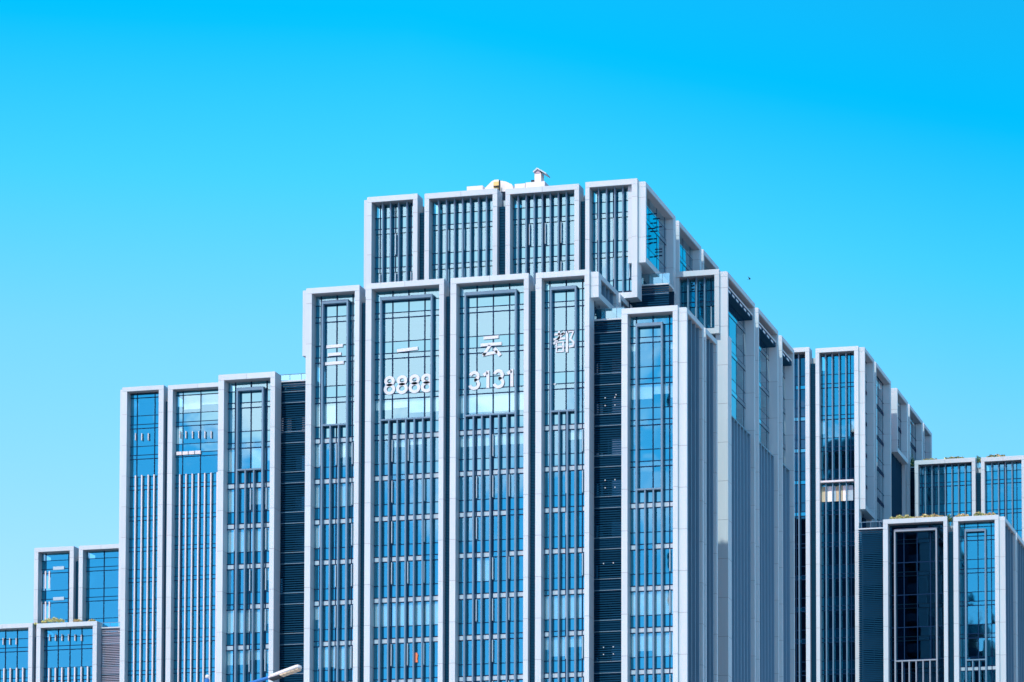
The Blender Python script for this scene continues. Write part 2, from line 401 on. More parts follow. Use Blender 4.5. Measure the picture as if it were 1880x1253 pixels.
def louver_bay(bld, Y, u0, u1, v, zr, mk='louv', glassrail=True, zbot=0, bands=True, lamps=(), rail_h=1.2):
    x0, zt = FR(u0, v, Y); x1, _ = FR(u1, v, Y)
    nd = part('louvre_bay', bld, ((x0 + x1) / 2, Y, zbot))
    box('room_back', nd, (x0, Y + 2.2, zbot), (x1, Y + 2.4, zt - .3), 'inner')
    box('coping', nd, (x0, Y - .15, zt - .16), (x1, Y + 2.4, zt), 'white')
    b = MB(); z = zt - .3; zl = max(54, zbot)
    bb = MB(); w_ = MB()
    lev = []; L = zr
    while L > zt + FLOOR: L -= FLOOR
    while L < zt: L += FLOOR
    while L > zl - FLOOR:
        if bands and L - 1.15 < zt - .3:
            for zz in (L, L - 1.15): 
                if zl < zz < zt - .4: bb.box((x0, Y - .08, zz - .03), (x1, Y + .1, zz + .04))
            if zl < L - 1.1 and L < zt: b.box((x0, Y + .12, L - 1.1), (x1, Y + .16, L - .05))
        # glazed doors behind the slats
        xx = x0 + .2; n = 2
        for i in range(n):
            w0 = x0 + .3 + (x1 - x0 - .6) * i / n; w1 = x0 + .3 + (x1 - x0 - .6) * (i + 1) / n - .12
            if L + 2.0 < zt and L > zl: w_.box((w0, Y + 1.6, L + .05), (w1, Y + 1.64, L + 2.0))
        L -= FLOOR
    while z > zl: b.box((x0, Y, z), (x1, Y + .06, z + .13)); z -= .24
    b.build('louvre_slat', nd, mk, stuff=True); bb.build('band_edge', nd, 'fin', stuff=True); w_.build('door_leaf', nd, 'dglass', stuff=True)
    for (u, vv) in lamps:
        x, zz = FR(u, vv, Y - .1); box('light_fitting', nd, (x - .045, Y - .12, zz - .06), (x + .045, Y - .02, zz + .06), 'letter')
    if zbot < 50: box('lower_cladding', nd, (x0, Y, zbot), (x1, Y + .2, zl), mk)
    if glassrail:
        box('handrail', nd, (x0, Y + .25, zt + rail_h - .07), (x1, Y + .31, zt + rail_h), 'fin')
        box('rail_glass', nd, (x0, Y + .27, zt + .02), (x1, Y + .29, zt + rail_h - .08), 'glass')
        for i in range(3):
            xx = x0 + (x1 - x0) * (i + .3) / 3; box('rail_post', nd, (xx, Y + .24, zt), (xx + .05, Y + .30, zt + rail_h - .07), 'fin')
    return nd

def body(bld, x0, x1, y0, y1, zt, mk='chan', z0=0):
    box('core_wall', bld, (x0, y0, z0), (x1, y1, zt), mk)
def slab_roof(bld, x0, x1, y0, y1, z, t=.5, mk='white'):
    box('terrace', bld, (x0, y0, z - t), (x1, y1, z), mk)

# ------------------------------------------------------------------ ground
gm_ = bpy.data.meshes.new('ground'); gm_.from_pydata([(-6000, -6000, 0), (6000, -6000, 0), (6000, 6000, 0), (-6000, 6000, 0)], [], [(0, 1, 2, 3)])
gm_.materials.append(MT['ground']); go = bpy.data.objects.new('ground', gm_); COL.objects.link(go); go['kind'] = 'structure'

# ------------------------------------------------------------------ CENTRAL BUILDING
YM = YD(368, 760); YT = YD(379, 850); YF = YD(388, 1317)
zrM = FR(669, 998.9, YM)[1] + FLOOR * 6 - 0   # level k counts storeys down from v = 544
zrM = FR(669, 998.9, YM)[1] + FLOOR * 6
zrT = FR(690, 467.4, YT)[1]
zrF = FR(1317, 668.7, YF)[1]
cx_, _ = FR(870, 900, YM)
A = thing('office_tower', 'tall central stepped tower with white frames and white characters and numbers on its glass', 'building', (cx_, YM, 0))

# top tier
for (uL, uR, vL, fins) in ((674, 766.5, 362.9, (699.5, 714, 729.2, 744.4)),
                           (779.4, 912.8, 356.4, tuple(802.9 + 14.7 * i for i in range(7))),
                           (928, 1063, 348.0, tuple(949.5 + 14.85 * i for i in range(7)))):
    fbay(A, YT, uL, uR, vL, zrT, fins, zvis=FR(800, 530, YT)[1], wl=.5, wr=.5, ledm='glass')
fbay(A, YT, 1074.5, 1170, 335.2, zrT, (1098, 1112.8, 1128, 1143), zbot=546, sill=True, zvis=0, wl=.45, wr=.6, ledm='glass')
for a_, b_, v_ in ((766.5, 779.4, 363), (912.8, 928, 352), (1063, 1074.5, 342)): channel(A, YT, a_, b_, v_)
# its side, hung over the terrace
XT = FR(1185.6, 336, YT + .5)[0]
zt_ = FR(1185.6, 334, YT + .5)[1]; zb_ = FR(1185.6, 482, YT + .5)[1]
xl_t = FR(668.6, 368, YT + .6)[0]
box('edge_panel', A, (xl_t, YT + .6, 60), (FR(674, 368, YT)[0], YT + 3, FR(668.6, 368, YT + .6)[1]), 'white')
y0_ = YT + .5
def ypx(X, u, v=420): return SD(u, v, X)[0]
def side_run(bld, X, ystart, us, ztop, zr, dfront, **k):
    """a run of side bays; us = list of (u_near, u_far); the first starts at ystart"""
    out = []
    for i, (ua, ub) in enumerate(us):
        kk = dict(k); kk.update(kk.pop('each', {}).get(i, {}))
        ya = ystart if i == 0 else ypx(X, ua); yb = ypx(X, ub)
        nf = kk.pop('nf', 0); ftv = kk.pop('ftv', None)
        kk.setdefault('rec', .8); kk.setdefault('depth', dfront); kk.setdefault('wl', .35); kk.setdefault('wr', .35); kk.setdefault('hh', .5)
        kk.setdefault('fp', .2); kk.setdefault('white_edges', False); kk.setdefault('fw', .16); kk.setdefault('mullrows', True)
        x0, x1 = ya + kk['wl'], yb - kk['wr']
        fs = [x0 + (x1 - x0) * (j + .55) / nf for j in range(nf)]
        if ftv: kk['fin_top'] = SD(ua, ftv, X)[1]
        out.append((bay(bld, True, X, ya, yb, ztop, zr, fins=fs, **kk), ya, yb))
        if i:   # recessed strip between this bay and the one before
            box('link_panel', bld, (X - 1.4, out[-2][2] - .1, kk.get('zbot', 0) or 0), (X - .45, ya + .1, ztop - .35), 'white')
    return out
T1 = side_run(A, XT, y0_, [(1185.6, 1240.5), (1246.8, 1287.7), (1291.5, 1319.6)], zt_, zrT, 1.9, zbot=zb_, sill=True, zvis=0, pw=3.4,
         each={0: dict(wr=1.0), 1: dict(zbot=zb_ - 12, wr=.8), 2: dict(zbot=zb_ - 12)})
b = MB()
for (u, v) in ((1191, 394), (1201, 393), (1201, 410), (1191, 434), (1201, 439), (1191, 440), (1211, 417), (1201, 446), (1211, 458), (1211, 463), (1201, 472), (1198, 420), (1202, 425), (1211, 470), (1191, 448), (1207, 402)):
    yy, zz = SD(u, v, XT - .7); n = len(b.v); b.box((XT - .76, yy - .05, zz - .06), (XT - .42, yy + .05, zz + .06))
b.build('glazing_clip', T1[0][0], 'mull', stuff=True)
body(A, FR(690, 400, YT)[0], XT - 4.5, YT + 6, YT + 34, zt_ - 1.2)
body(A, FR(668.6, 368, YT)[0] + .3, XT - 2.2, YT + 3.2, YT + 33, zt_ - 2.2)

# main front row
def inner_fins(a, b_, n): return tuple(a + (b_ - a) * i / (n - 1) for i in range(n))
R_ = [
 (401, 505, 689.3, inner_fins(433.5, 480.5, 4), (712.5, 861.7), {5: (1, .95), 6: (1, 1), 7: (.5, .2), 8: (1, 1), 9: (.6, .9), 4: (1, .6)}),
 (562, 660, 530.4, inner_fins(589.5, 635.5, 4), (552.7, 779.6), {5: (1, .7), 3: (1, .5), 6: (1, .3), 8: (1, .8), 9: (1, .5), 4: (1, .3)}),
 (671.5, 815, 521.7, inner_fins(697, 790.5, 7), (546, 770), {3: (.6, 1), 4: (.3, .5), 8: (1, 1)}),
 (827, 970.5, 511.8, inner_fins(852.5, 945.5, 7), (537, 762), {3: (.75, 1), 4: (.45, 1), 7: (1, .15)}),
 (983.5, 1082, 501.8, inner_fins(1010, 1055.8, 4), (527, 754), {8: (1, .9), 9: (.8, 1), 4: (.4, .5)}),
 (1141, 1244, 567.6, inner_fins(1168, 1214.5, 4), (594, 897.6), {3: (.6, .9), 8: (1, 1), 9: (1, 1), 2: (.3, .4)})]
bays = []
for i, (uL, uR, vL, fins, inn, bl) in enumerate(R_):
    bays.append(fbay(A, YM, uL, uR, vL, zrM, fins, inner=inn, blinds=bl, wl=.62, wr=.5, white_edges=True))
for a_, b_, v_ in ((660, 671.5, 528), (815, 827, 516), (970.5, 983.5, 506)): channel(A, YM, a_, b_, v_)
# small corner edge left of the second bay
xe, ze = FR(556, 534, YM + .6); _, ze0 = FR(556, 654, YM + .6)
box('edge_panel', A, (xe, YM + .6, ze0), (FR(562, 534, YM)[0] - .01, YM + 8, ze), 'white')
# louvre bays
louver_bay(A, YM + 2.6, 503, 566, 701, zrM, rail_h=.75)
louver_bay(A, YM + 3.0, 1083, 1145, 588, zrM, lamps=((1111, 731), (1129, 730), (1111, 745), (1129, 744), (1131, 725), (1111, 882), (1129, 881), (1111, 896), (1129, 895), (1108, 1035), (1126, 1034), (1108, 1189), (1126, 1188), (1108, 1202), (1126, 1201)))
louver_bay(A, YT + 3.2, 1170, 1228, 524, zrT, zbot=60)
# hung side box of the fifth bay
XD = FR(1099, 500, YM + .5)[0]; zdt = FR(1099, 499.5, YM + .5)[1]; zdb = FR(1099, 546, YM + .5)[1]
D1 = side_run(A, XD, YM + .5, [(1099, 1136), (1139, 1161)], zdt, zrM, 1.3, zbot=zdb, sill=True, zvis=0, nf=4, each={0: dict(wr=.9, wl=1.0)})
# box of the sixth bay: side bays down to the ground
XE = FR(1261, 566, YM + .4)[0]; zet = FR(1261, 565, YM + .4)[1]
E1 = side_run(A, XE, YM + .4, [(1261, 1292), (1295, 1317)], zet, zrM, 1.0, nf=4, each={0: dict(wr=.6, wl=.35, nf=4), 1: dict(nf=3, wr=.5)}, fm='fin', gm='dglass')
xE0 = FR(1141, 600, YM)[0]
body(A, xE0 + 1, XE - 2.2, YM + 6, E1[1][2] - .2, zet - 1.2)
body(A, FR(401, 700, YM)[0] + .3, FR(1085, 700, YM)[0], YM + 6, YM + 30, FR(505, 684, YM)[1] - 1.0)
body(A, FR(562, 530, YM)[0] + .6, XD - 1.6, YM + 6, YM + 30, FR(562, 530, YM)[1] - 2.0)
slab_roof(A, FR(503, 701, YM)[0], FR(564, 701, YM)[0], YM + 2.7, YM + 8, FR(530, 701, YM + 2.6)[1])
# upper right wing
fbay(A, YF, 1225, 1320, 501, zrF, (1247.4, 1263, 1278.3, 1293.6), zbot=612, sill=True, zvis=0, wl=.45, wr=.5, ledm='glass')
XG = FR(1336, 500, YF + .5)[0]; zgt = FR(1336, 499, YF + .5)[1]
G1 = side_run(A, XG, YF + .5, [(1336, 1386), (1392, 1428.5), (1435, 1457.5)], zgt, zrF, 1.35, nf=8, rec=1.0, fp=.3, pw=3.6, fm='fins', white_edges=False,
        each={0: dict(ftv=752, wr=.55), 1: dict(ftv=805, nf=6, wr=.5), 2: dict(ftv=845, nf=3, wr=.5)})
for (nd, ya, yb), n in zip(G1, (6, 4, 2)):      # slotted sunshade under each side header
    zz = zgt - 1.55; L = yb - ya
    box('shade_box', nd, (XG - .98, ya + .5, zz - .5), (XG - .12, yb - .9, zz + .05), 'chan')
    box('shade_rim', nd, (XG - .12, ya + .5, zz - .02), (XG - .05, yb - .9, zz + .12), 'finw')
    for i in range(n):
        y_ = ya + .8 + (L - 2.2) * i / n; box('slot_panel', nd, (XG - .118, y_, zz - .42), (XG - .10, y_ + (L - 2.2) / n * .55, zz - .2), 'letter')
body(A, FR(1225, 600, YF)[0] + 1, XG - 3.2, YF + 6, ypx(XG, 1457), zgt - 1.2)
# front-facing column under the wing corner
xa = FR(1316.5, 640, YF + .5)[0]
colp = part('corner_column', A, (xa, YF + .5, 0))
z = zrF
while z < FR(1320, 625, YF)[1]: z += FLOOR
ed = [FR(1320, 613, YF)[1]] + [z - FLOOR * i for i in range(1, 17)] + [0]
for i in range(len(ed) - 1):
    if ed[i] > ed[i + 1]: q(A, 'cladding_panel', 3, colp, (xa, YF + .55, ed[i + 1] + .02), (XG - .03, YF + 2.4, ed[i] - .02), 'white')
box('column_core', colp, (xa + .03, YF + .6, 0), (XG - .06, YF + 2.3, ed[0]), 'joint')

# ---- roof pieces of the top tier
def rbox(name, u0, u1, v0, v1, dy, mk, dep=2.0, par=A):
    x0, z1 = FR(u0, v0, YT + dy); x1, z0 = FR(u1, v1, YT + dy); return box(name, par, (x0, YT + dy, z0), (x1, YT + dy + dep, z1), mk)
rbox('parapet_block', 857, 886, 343, 362, 5, 'concrete')
rbox('parapet_block', 945, 964, 338.5, 360, 4, 'concrete'); rbox('parapet_block', 965, 1000, 335.5, 356, 4, 'concrete')
b = MB(); Yd = YT + 4.5                                         # curved roof hood
pts = [(888, 352), (891, 345), (897, 339), (903, 333), (908, 330.5), (914, 330), (919, 332), (928, 333.5), (934, 336), (940, 339), (944, 352)]
f_ = [FR(u, v, Yd) for u, v in pts]; n = len(f_)
fr_ = [(x, Yd, z) for x, z in f_]; bk = [(x, Yd + 5, z) for x, z in f_]
b.poly(fr_); b.poly(bk[::-1])
for i in range(n): j = (i + 1) % n; b.poly([fr_[j], fr_[i], bk[i], bk[j]])
hood = b.build('roof_hood', A, 'concrete')
ys = rbox('sign_box', 906, 915.5, 334, 348, 4.0, 'yellow', .4)
rbox('sign_post', 915.8, 917.6, 331, 350, 3.8, 'lampd', .2); rbox('sign_bracket', 906, 915, 341.5, 342.6, 3.8, 'lampd', .15)
ch = rbox('vent_stack', 981.5, 993, 318, 350, 4.6, 'concrete', 1.2)
b = MB(); Yv = YT + 4.4; P_ = [FR(u, v, Yv) for u, v in ((978, 315), (986, 308), (1003, 318), (1002, 319.5), (986.5, 310.5), (979, 317))]
fr_ = [(x, Yv, z) for x, z in P_]; bk = [(x, Yv + 1.6, z) for x, z in P_]; n = len(P_)
b.poly(fr_); b.poly(bk[::-1])
for i in range(n): j = (i + 1) % n; b.poly([fr_[j], fr_[i], bk[i], bk[j]])
b.build('vent_cap', A, 'white'); rbox('vent_grille', 982, 991.5, 312, 318, 4.55, 'pink', .8)
rbox('aerial', 997, 997.6, 317, 323, 4.6, 'lampd', .05); rbox('roof_hatch', 975, 981, 331, 336, 5.2, 'lampd', .5)

# ---- characters and numbers on the glass
def ribbon(name, par, strokes, cx, cz, s, Y, wd):
    b = MB()
    for st_ in strokes:
        pts = st_[0]; w2 = (st_[1] if len(st_) > 1 else wd) / 2 * s
        P2 = [(cx + x * s, cz + z * s) for x, z in pts]; n = len(P2)
        closed = pts[0] == pts[-1] and n > 3
        L, R = [], []
        for i, (x, z) in enumerate(P2):
            if closed: a_ = P2[i - 1] if i else P2[-2]; c_ = P2[i + 1] if i < n - 1 else P2[1]
            else: a_ = P2[max(i - 1, 0)]; c_ = P2[min(i + 1, n - 1)]
            dx, dz = c_[0] - a_[0], c_[1] - a_[1]; q_ = math.hypot(dx, dz) or 1
            L.append((x - dz / q_ * w2, z + dx / q_ * w2)); R.append((x + dz / q_ * w2, z - dx / q_ * w2))
        for i in range(n - 1):
            quad = [L[i], L[i + 1], R[i + 1], R[i]]
            f = [(x, Y, z) for x, z in quad]; k = [(x, Y + .04, z) for x, z in quad]
            b.poly(f); b.poly(k[::-1])
            for j in range(4): t = (j + 1) % 4; b.poly([f[t], f[j], k[j], k[t]])
    return b.build(name, par, 'letter')
def arc(cx, cy_, rx, ry, a0, a1, n=14): return [(cx + rx * math.cos(math.radians(a0 + (a1 - a0) * i / n)), cy_ + ry * math.sin(math.radians(a0 + (a1 - a0) * i / n))) for i in range(n + 1)]
def ring(cx, cy_, rx, ry): p = arc(cx, cy_, rx, ry, 0, 360, 18); p[-1] = p[0]; return p
G8 = [[ring(0, .235, .215, .20)], [ring(0, -.21, .245, .225)]]
G3 = [[arc(0, .23, .22, .21, 165, -90)], [arc(0, -.2, .25, .235, 90, -165)]]
G1_ = [[[(.08, .48), (.08, -.48)]], [[(.06, .38), (-.17, .24)]]]
YL_ = YM + 1.25 - .14
def glyph(nd, strokes, u, v, hpx, wd=.17, name='digit'):
    x, z = FR(u, v, YL_); s = hpx / F * 368; ribbon(name, nd, strokes, x, z, s, YL_, wd)
for u, v in ((715, 708), (738, 706.5), (761, 705), (783, 703.5)): glyph(bays[2], G8, u, v, 34)
for g_, u, v in ((G3, 870.5, 699), (G1_, 893, 697), (G3, 915, 696), (G1_, 937, 694)): glyph(bays[3], g_, u, v, 34)
glyph(bays[1], [[[(-.42, .40), (.42, .42)]], [[(-.34, 0), (.34, .02)]], [[(-.48, -.44), (.48, -.42)]]], 614, 651, 38, .15, 'character')
glyph(bays[2], [[[(-.5, -.03), (.5, .03)]]], 748, 642, 40, .15, 'character')
glyph(bays[3], [[[(-.36, .40), (.36, .42)]], [[(-.5, .08), (.5, .10)]], [[(-.05, .05), (-.36, -.40)]], [[(-.42, -.38), (.30, -.28)]], [[(.16, -.10), (.44, -.46)], .16]], 901.5, 636, 40, .14, 'character')
DU = [[[(-.46, .34), (.0, .36)]], [[(-.24, .5), (-.24, .14)]], [[(-.5, .12), (.06, .14)]], [[(.02, .46), (-.5, -.10)]],
      [[(-.36, -.02), (-.04, -.02), (-.04, -.46), (-.36, -.46), (-.36, -.02)], .09], [[(-.34, -.24), (-.06, -.24)], .08],
      [[(.14, .46), (.14, -.52)], .11], [[(.14, .42), (.44, .44), (.30, .10), (.46, -.08), (.42, -.24), (.24, -.26)], .10]]
glyph(bays[4], DU, 1035.5, 627, 40, .10, 'character')
glyph(bays[4], [[[(-.4, .1), (-.1, .12)]], [[(.05, .1), (.4, .12)]]], 1016, 707, 12, .2, 'sticker')
# small orange garment behind the glass
x_, z_ = FR(765, 1209, YM + 1.6)
b = MB(); s = .055
for poly in ([(-3, 9), (3, 9), (5, 5), (4, -3), (5, -9), (-4, -9), (-3, -2), (-5, 4)],):
    f = [(x_ + a * s, YM + 1.10, z_ + c * s) for a, c in poly]; k = [(p[0], p[1] + .08, p[2]) for p in f]; b.poly(f); b.poly(k[::-1])
    for i in range(len(f)): j = (i + 1) % len(f); b.poly([f[j], f[i], k[i], k[j]])
b.build('hanging_garment', bays[2], 'orange')

# ------------------------------------------------------------------ LEFT TOWER
YL = YD(489, 270); YLL = YD(502, 130, 1100); YM2 = YD(492, 120, 1200)
zrL = FR(235, 1043.4, YL)[1]; zrLL = FR(100, 1081.3, YLL)[1]; zrM2 = FR(120, 1223, YM2)[1]
B = thing('office_tower', 'lower stepped tower at the left edge with pale fins on blue glass', 'building', (FR(200, 1000, YL)[0], YL, 0))
def stubs(Y, us, v0, v1):
    return [(FR(u, v0, Y + 1)[0], FR(u, v1, Y + 1)[1], FR(u, v0, Y + 1)[1]) for u in us]
kl = dict(fm='finw', ledm='glassb', fp=.8, fw=.16, pw=2.55, wl=.7, wr=.7, zvis=FR(300, 1290, YL)[1], white_edges=False)  # left fins given a paler colour in place of sunlit sides
fbay(B, YL, 224.5, 300.5, 712.3, zrL, (246.9, 258.5, 270.3, 281), fin_top=872, stubs=stubs(YL, (249, 260.5, 272.5), 796, 809), blinds={-5: (.4, .3), 0: (1, .3)}, **kl)
fbay(B, YL, 308.3, 418, 708.3, zrL, inner_fins(328.4, 397, 7), fin_top=870, stubs=stubs(YL, (330.5, 341.5, 353.5, 365, 376.5, 388), 792, 805), blinds={-5: (1, .3), -4: (1, .2)}, **kl)
channel(B, YL, 300.5, 308.3, 716)
xx0, zz0 = FR(319, 830, YL); xx1, _ = FR(365, 830, YL)      # row of open vents under the ledge
for i in range(4):
    w_ = (xx1 - xx0) / 4; box('open_vent', B, (xx0 + w_ * i, YL + .9, zz0 - .25), (xx0 + w_ * (i + 1) - .12, YL + 1.6, zz0 + .2), 'finw')
xe, ze = FR(221, 716, YL + .6); box('edge_panel', B, (xe, YL + .6, FR(221, 1118, YL)[1]), (FR(224.5, 716, YL)[0], YL + 12, ze), 'white')
body(B, FR(226, 800, YL)[0], FR(420, 800, YL)[0], YL + 6, YL + 30, FR(224, 712, YL)[1] - 1.6)
kl2 = dict(ledm='glassb', pw=1.72, wl=.6, wr=.6, zvis=FR(100, 1290, YLL)[1])
n1 = fbay(B, YLL, 63, 135.4, 1007, zrLL, (), **{**kl2, 'pw': 3.4})
fbay(B, YLL, 144.8, 226, 1003, zrLL, (), **{**kl2, 'pw': 1.75 * 1.0 + 0.9})
channel(B, YLL, 135.4, 144.8, 1010)
body(B, FR(64, 1050, YLL)[0], FR(228, 1050, YLL)[0], YLL + 6, YLL + 30, FR(63, 1007, YLL)[1] - 1.4)
for v0, v1 in ((1050, 1082), (1106, 1140)):       # bright vertical reveals seen in the glass
    for u in (78.5, 86, 93):
        x, z1 = FR(u, v0, YLL + 1.6); _, z0 = FR(u, v1, YLL + 1.6); box('glazing_bar', n1, (x - .1, YLL + 1.12, z0), (x + .1, YLL + 1.18, z1), 'finw')
    x, z1 = FR(100, v0 - 8, YLL + 1.6); x2, _ = FR(120, v0 - 8, YLL + 1.6); box('ledge_plate', n1, (x, YLL + 1.12, z1 - .45), (x2, YLL + 1.18, z1), 'strip')
kl3 = dict(fm='finw', ledm='glassb', fp=.8, fw=.16, pw=1.72, wl=.6, wr=.6, zvis=FR(100, 1290, YM2)[1], white_edges=False)  # same paler fins, sunlit look put into their colour
fbay(B, YM2, -52, 59.8, 1149.5, zrM2, inner_fins(-28, 41, 7), fin_top=1228, stubs=stubs(YM2, (6, 18, 30), 1172, 1184), **kl3)
fbay(B, YM2, 67, 178, 1146, zrM2, inner_fins(89, 160, 7), fin_top=1226, stubs=stubs(YM2, (91, 102, 114, 126, 138, 149.5), 1165, 1177), **kl3)
channel(B, YM2, 59.8, 67, 1150)
louver_bay(B, YM2 + 1.6, 176, 232, 1153, zrM2, mk='louvg', glassrail=True, rail_h=.7)
body(B, FR(-52, 1200, YM2)[0], FR(184, 1200, YM2)[0], YM2 + 4.6, YLL - .3, FR(67, 1146, YM2)[1] - 1.4)

# ------------------------------------------------------------------ RIGHT TOWER
YR = YD(473, 1500); YN = YD(465, 1700); YK = YD(500, 1780)
zrR = FR(1482, 919.7, YR)[1]; zrN = FR(1624, 1031.8, YN)[1]; zrK = FR(1735, 922, YK)[1]
C = thing('office_tower', 'stepped tower at the right edge with dark reflections in its glass and planted roof terraces', 'building', (FR(1600, 1000, YR)[0], YR, 0))
kr = dict(ledm='glassb', wl=.5, wr=.55, zvis=FR(1500, 1290, YR)[1], pw=3.2, white_edges=False)
fbay(C, YR, 1430, 1485.8, 641.2, zrR, (1454, 1466.4), gm='dglass', **kr)  # dark reflection put into the glass colour; the opposite tower is not mirrored here
r1 = fbay(C, YR, 1497, 1575.6, 640.6, zrR, (1516, 1528.3, 1541, 1553.5), blinds={-2: (.9, .8)}, **kr)
channel(C, YR, 1485.8, 1497, 646)
x0, z0 = FR(1505, 884, YR); x1, _ = FR(1566, 884, YR)
box('ledge_plate', C, (x0, YR + .3, z0 - .12), (x1, YR + 1.1, z0 + .12), 'finw')
x = x0; i = 0
while x < x1 - .3:
    ww = rnd.uniform(.35, .95); zb = FR(1505, 919, YR)[1]
    box('curtain', r1, (x, YR + 1.10, zb), (min(x + ww, x1), YR + 1.16, z0 - .5), ('curtain', 'blind', 'strip')[i % 3]); x += ww + .03; i += 1
XR = FR(1587.5, 640, YR + .5)[0]; zrt = FR(1587.5, 638, YR + .5)[1]; zrb = FR(1587.5, 935, YR + .5)[1]
side_run(C, XR, YR + .5, [(1587.5, 1604.3), (1607, 1634.6)], zrt, zrR, 1.4, rec=.9, pw=2.8, mullrows=False, each={0: dict(zbot=zrb, sill=True, wr=.7, zvis=0), 1: dict(wr=.8, zbot=zrb - 8)})
XU = SD(1647.4, 715, XR + .3)[1] * 0 + XR + .35
yu0 = SD(1638, 713, XU)[0] + .1
zut = SD(1647.4, 713, XU)[1]; zub = SD(1647.4, 829, XU)[1]
side_run(C, XU, SD(1647.4, 713, XU)[0], [(1647.4, 1665.5), (1668.5, 1692.5), (1694.5, 1709)], zut, zrR, 1.1, rec=.8, pw=2.8, mullrows=False,
         zbot=zub, sill=True, zvis=0, each={0: dict(wr=.9), 1: dict(wr=1.0, zbot=zub - 14), 2: dict(wr=.9, zbot=zub - 14)})
yv0 = SD(1647.4, 760, XU)[0]
b = MB()
for i in range(8):
    yy, zz = SD(1648.6, 800 + i * 4.0, XU); b.box((XU - .45, yy, zz - .09), (XU - .40, yy + 3.2, zz + .09))
b.build('vent_slot', C, 'mull', stuff=True)
body(C, FR(1432, 800, YR)[0], XR - 1.2, YR + 6, SD(1634, 800, XR)[0], zrt - 1.4)
body(C, XR - 22, XU - .9, SD(1640, 800, XU)[0] + 4, SD(1708, 800, XU)[0] - .5, zut - 1.0)
# second row of the right tower
zk = dict(ledm='glassb', wl=.5, wr=.5, zvis=FR(1700, 990, YK)[1])
fbay(C, YK, 1679, 1790.6, 846.5, zrK, tuple(1698.7 + 12.2 * i for i in range(7)), white_edges=False, **zk)
fbay(C, YK, 1800.7, 1882, 841, zrK, (1820.8, 1833, 1846, 1858), white_edges=False, **zk)
channel(C, YK, 1790.6, 1800.7, 848)
lk = louver_bay(C, YK + 2.6, 1630, 1684, 860, zrK, bands=False, rail_h=.9, zbot=20)
body(C, FR(1680, 900, YK)[0], FR(1890, 900, YK)[0], YK + 6, YK + 25, FR(1680, 846, YK)[1] - 1.2)
kn = dict(wl=.62, wr=.5, white_edges=False, zvis=FR(1700, 1290, YN)[1])
fbay(C, YN, 1621, 1739, 954.7, zrN, inner_fins(1643, 1719.5, 7), inner=(972, 1213), gm='dglass', mullrows=False, fm='fing', ledm='dglass', **kn)  # dark reflection put into the glass colour as well
fbay(C, YN, 1750, 1833.3, 950, zrN, inner_fins(1773, 1809.5, 4), inner=(972, 1211), fm='fin', **kn)
channel(C, YN, 1739, 1750, 955)
louver_bay(C, YN + 2.6, 1576, 1626, 971, zrN, bands=False, rail_h=.9)
XN = FR(1845, 950, YN + .4)[0]; znt = FR(1845, 949, YN + .4)[1]
side_run(C, XN, YN + .4, [(1845, 1861.5), (1863, 1888)], znt, zrN, 1.0, nf=4, gm='dglass', each={0: dict(nf=4, wr=.5), 1: dict(nf=7, wr=.5)})
body(C, FR(1576, 1000, YN)[0], XN - 2.2, YN + 6, YN + 22, FR(1640, 953, YN)[1] - 1.4)

flush()

# ------------------------------------------------------------------ planting on the terraces
def shrub(name, u, v, Y, wpx, hpx, label, seed, cols=('leafy', 'leafo', 'leafd'), cat='shrub', n=150, group=None):
    r = random.Random(seed); x, z = FR(u, v, Y); s = Y / F * 1.03
    wx, hz = wpx * s / 2, hpx * s
    t = thing(name, label, cat, (x, Y, z), group)
    for j, mk in enumerate(cols):
        b = MB()
        for i in range(int(n * (1.2, .7, .6)[j % 3])):
            a = r.uniform(-1, 1); h = r.random() * (1 - .55 * a * a) * (0.75 + .25 * math.sin(a * 9 + seed))
            c = (x + a * wx, Y + r.uniform(-.5, .5), z + h * hz)
            sz = r.uniform(.07, .17); th = r.uniform(0, 6.28); el = r.uniform(-.9, .9)
            d1 = (math.cos(th) * sz, math.sin(th) * sz, el * sz); d2 = (-math.sin(th) * sz * .5, math.cos(th) * sz * .5, r.uniform(-.4, .6) * sz)
            b.poly([tuple(c[k] - d1[k] for k in range(3)), tuple(c[k] + d2[k] for k in range(3)), tuple(c[k] + d1[k] for k in range(3)), tuple(c[k] - d2[k] for k in range(3))])
        b.build('leaf_cluster', t, mk, stuff=True)
    b = MB()
    for i in range(6):
        a = r.uniform(-.8, .8) * wx; b.box((x + a - .02, Y - .02, z - .6), (x + a + .02, Y + .02, z + hz * .6))
    b.build('stem', t, 'leafd')
Ym, Yn, Yk = YM2 + .9, YN + .9, YK + .9
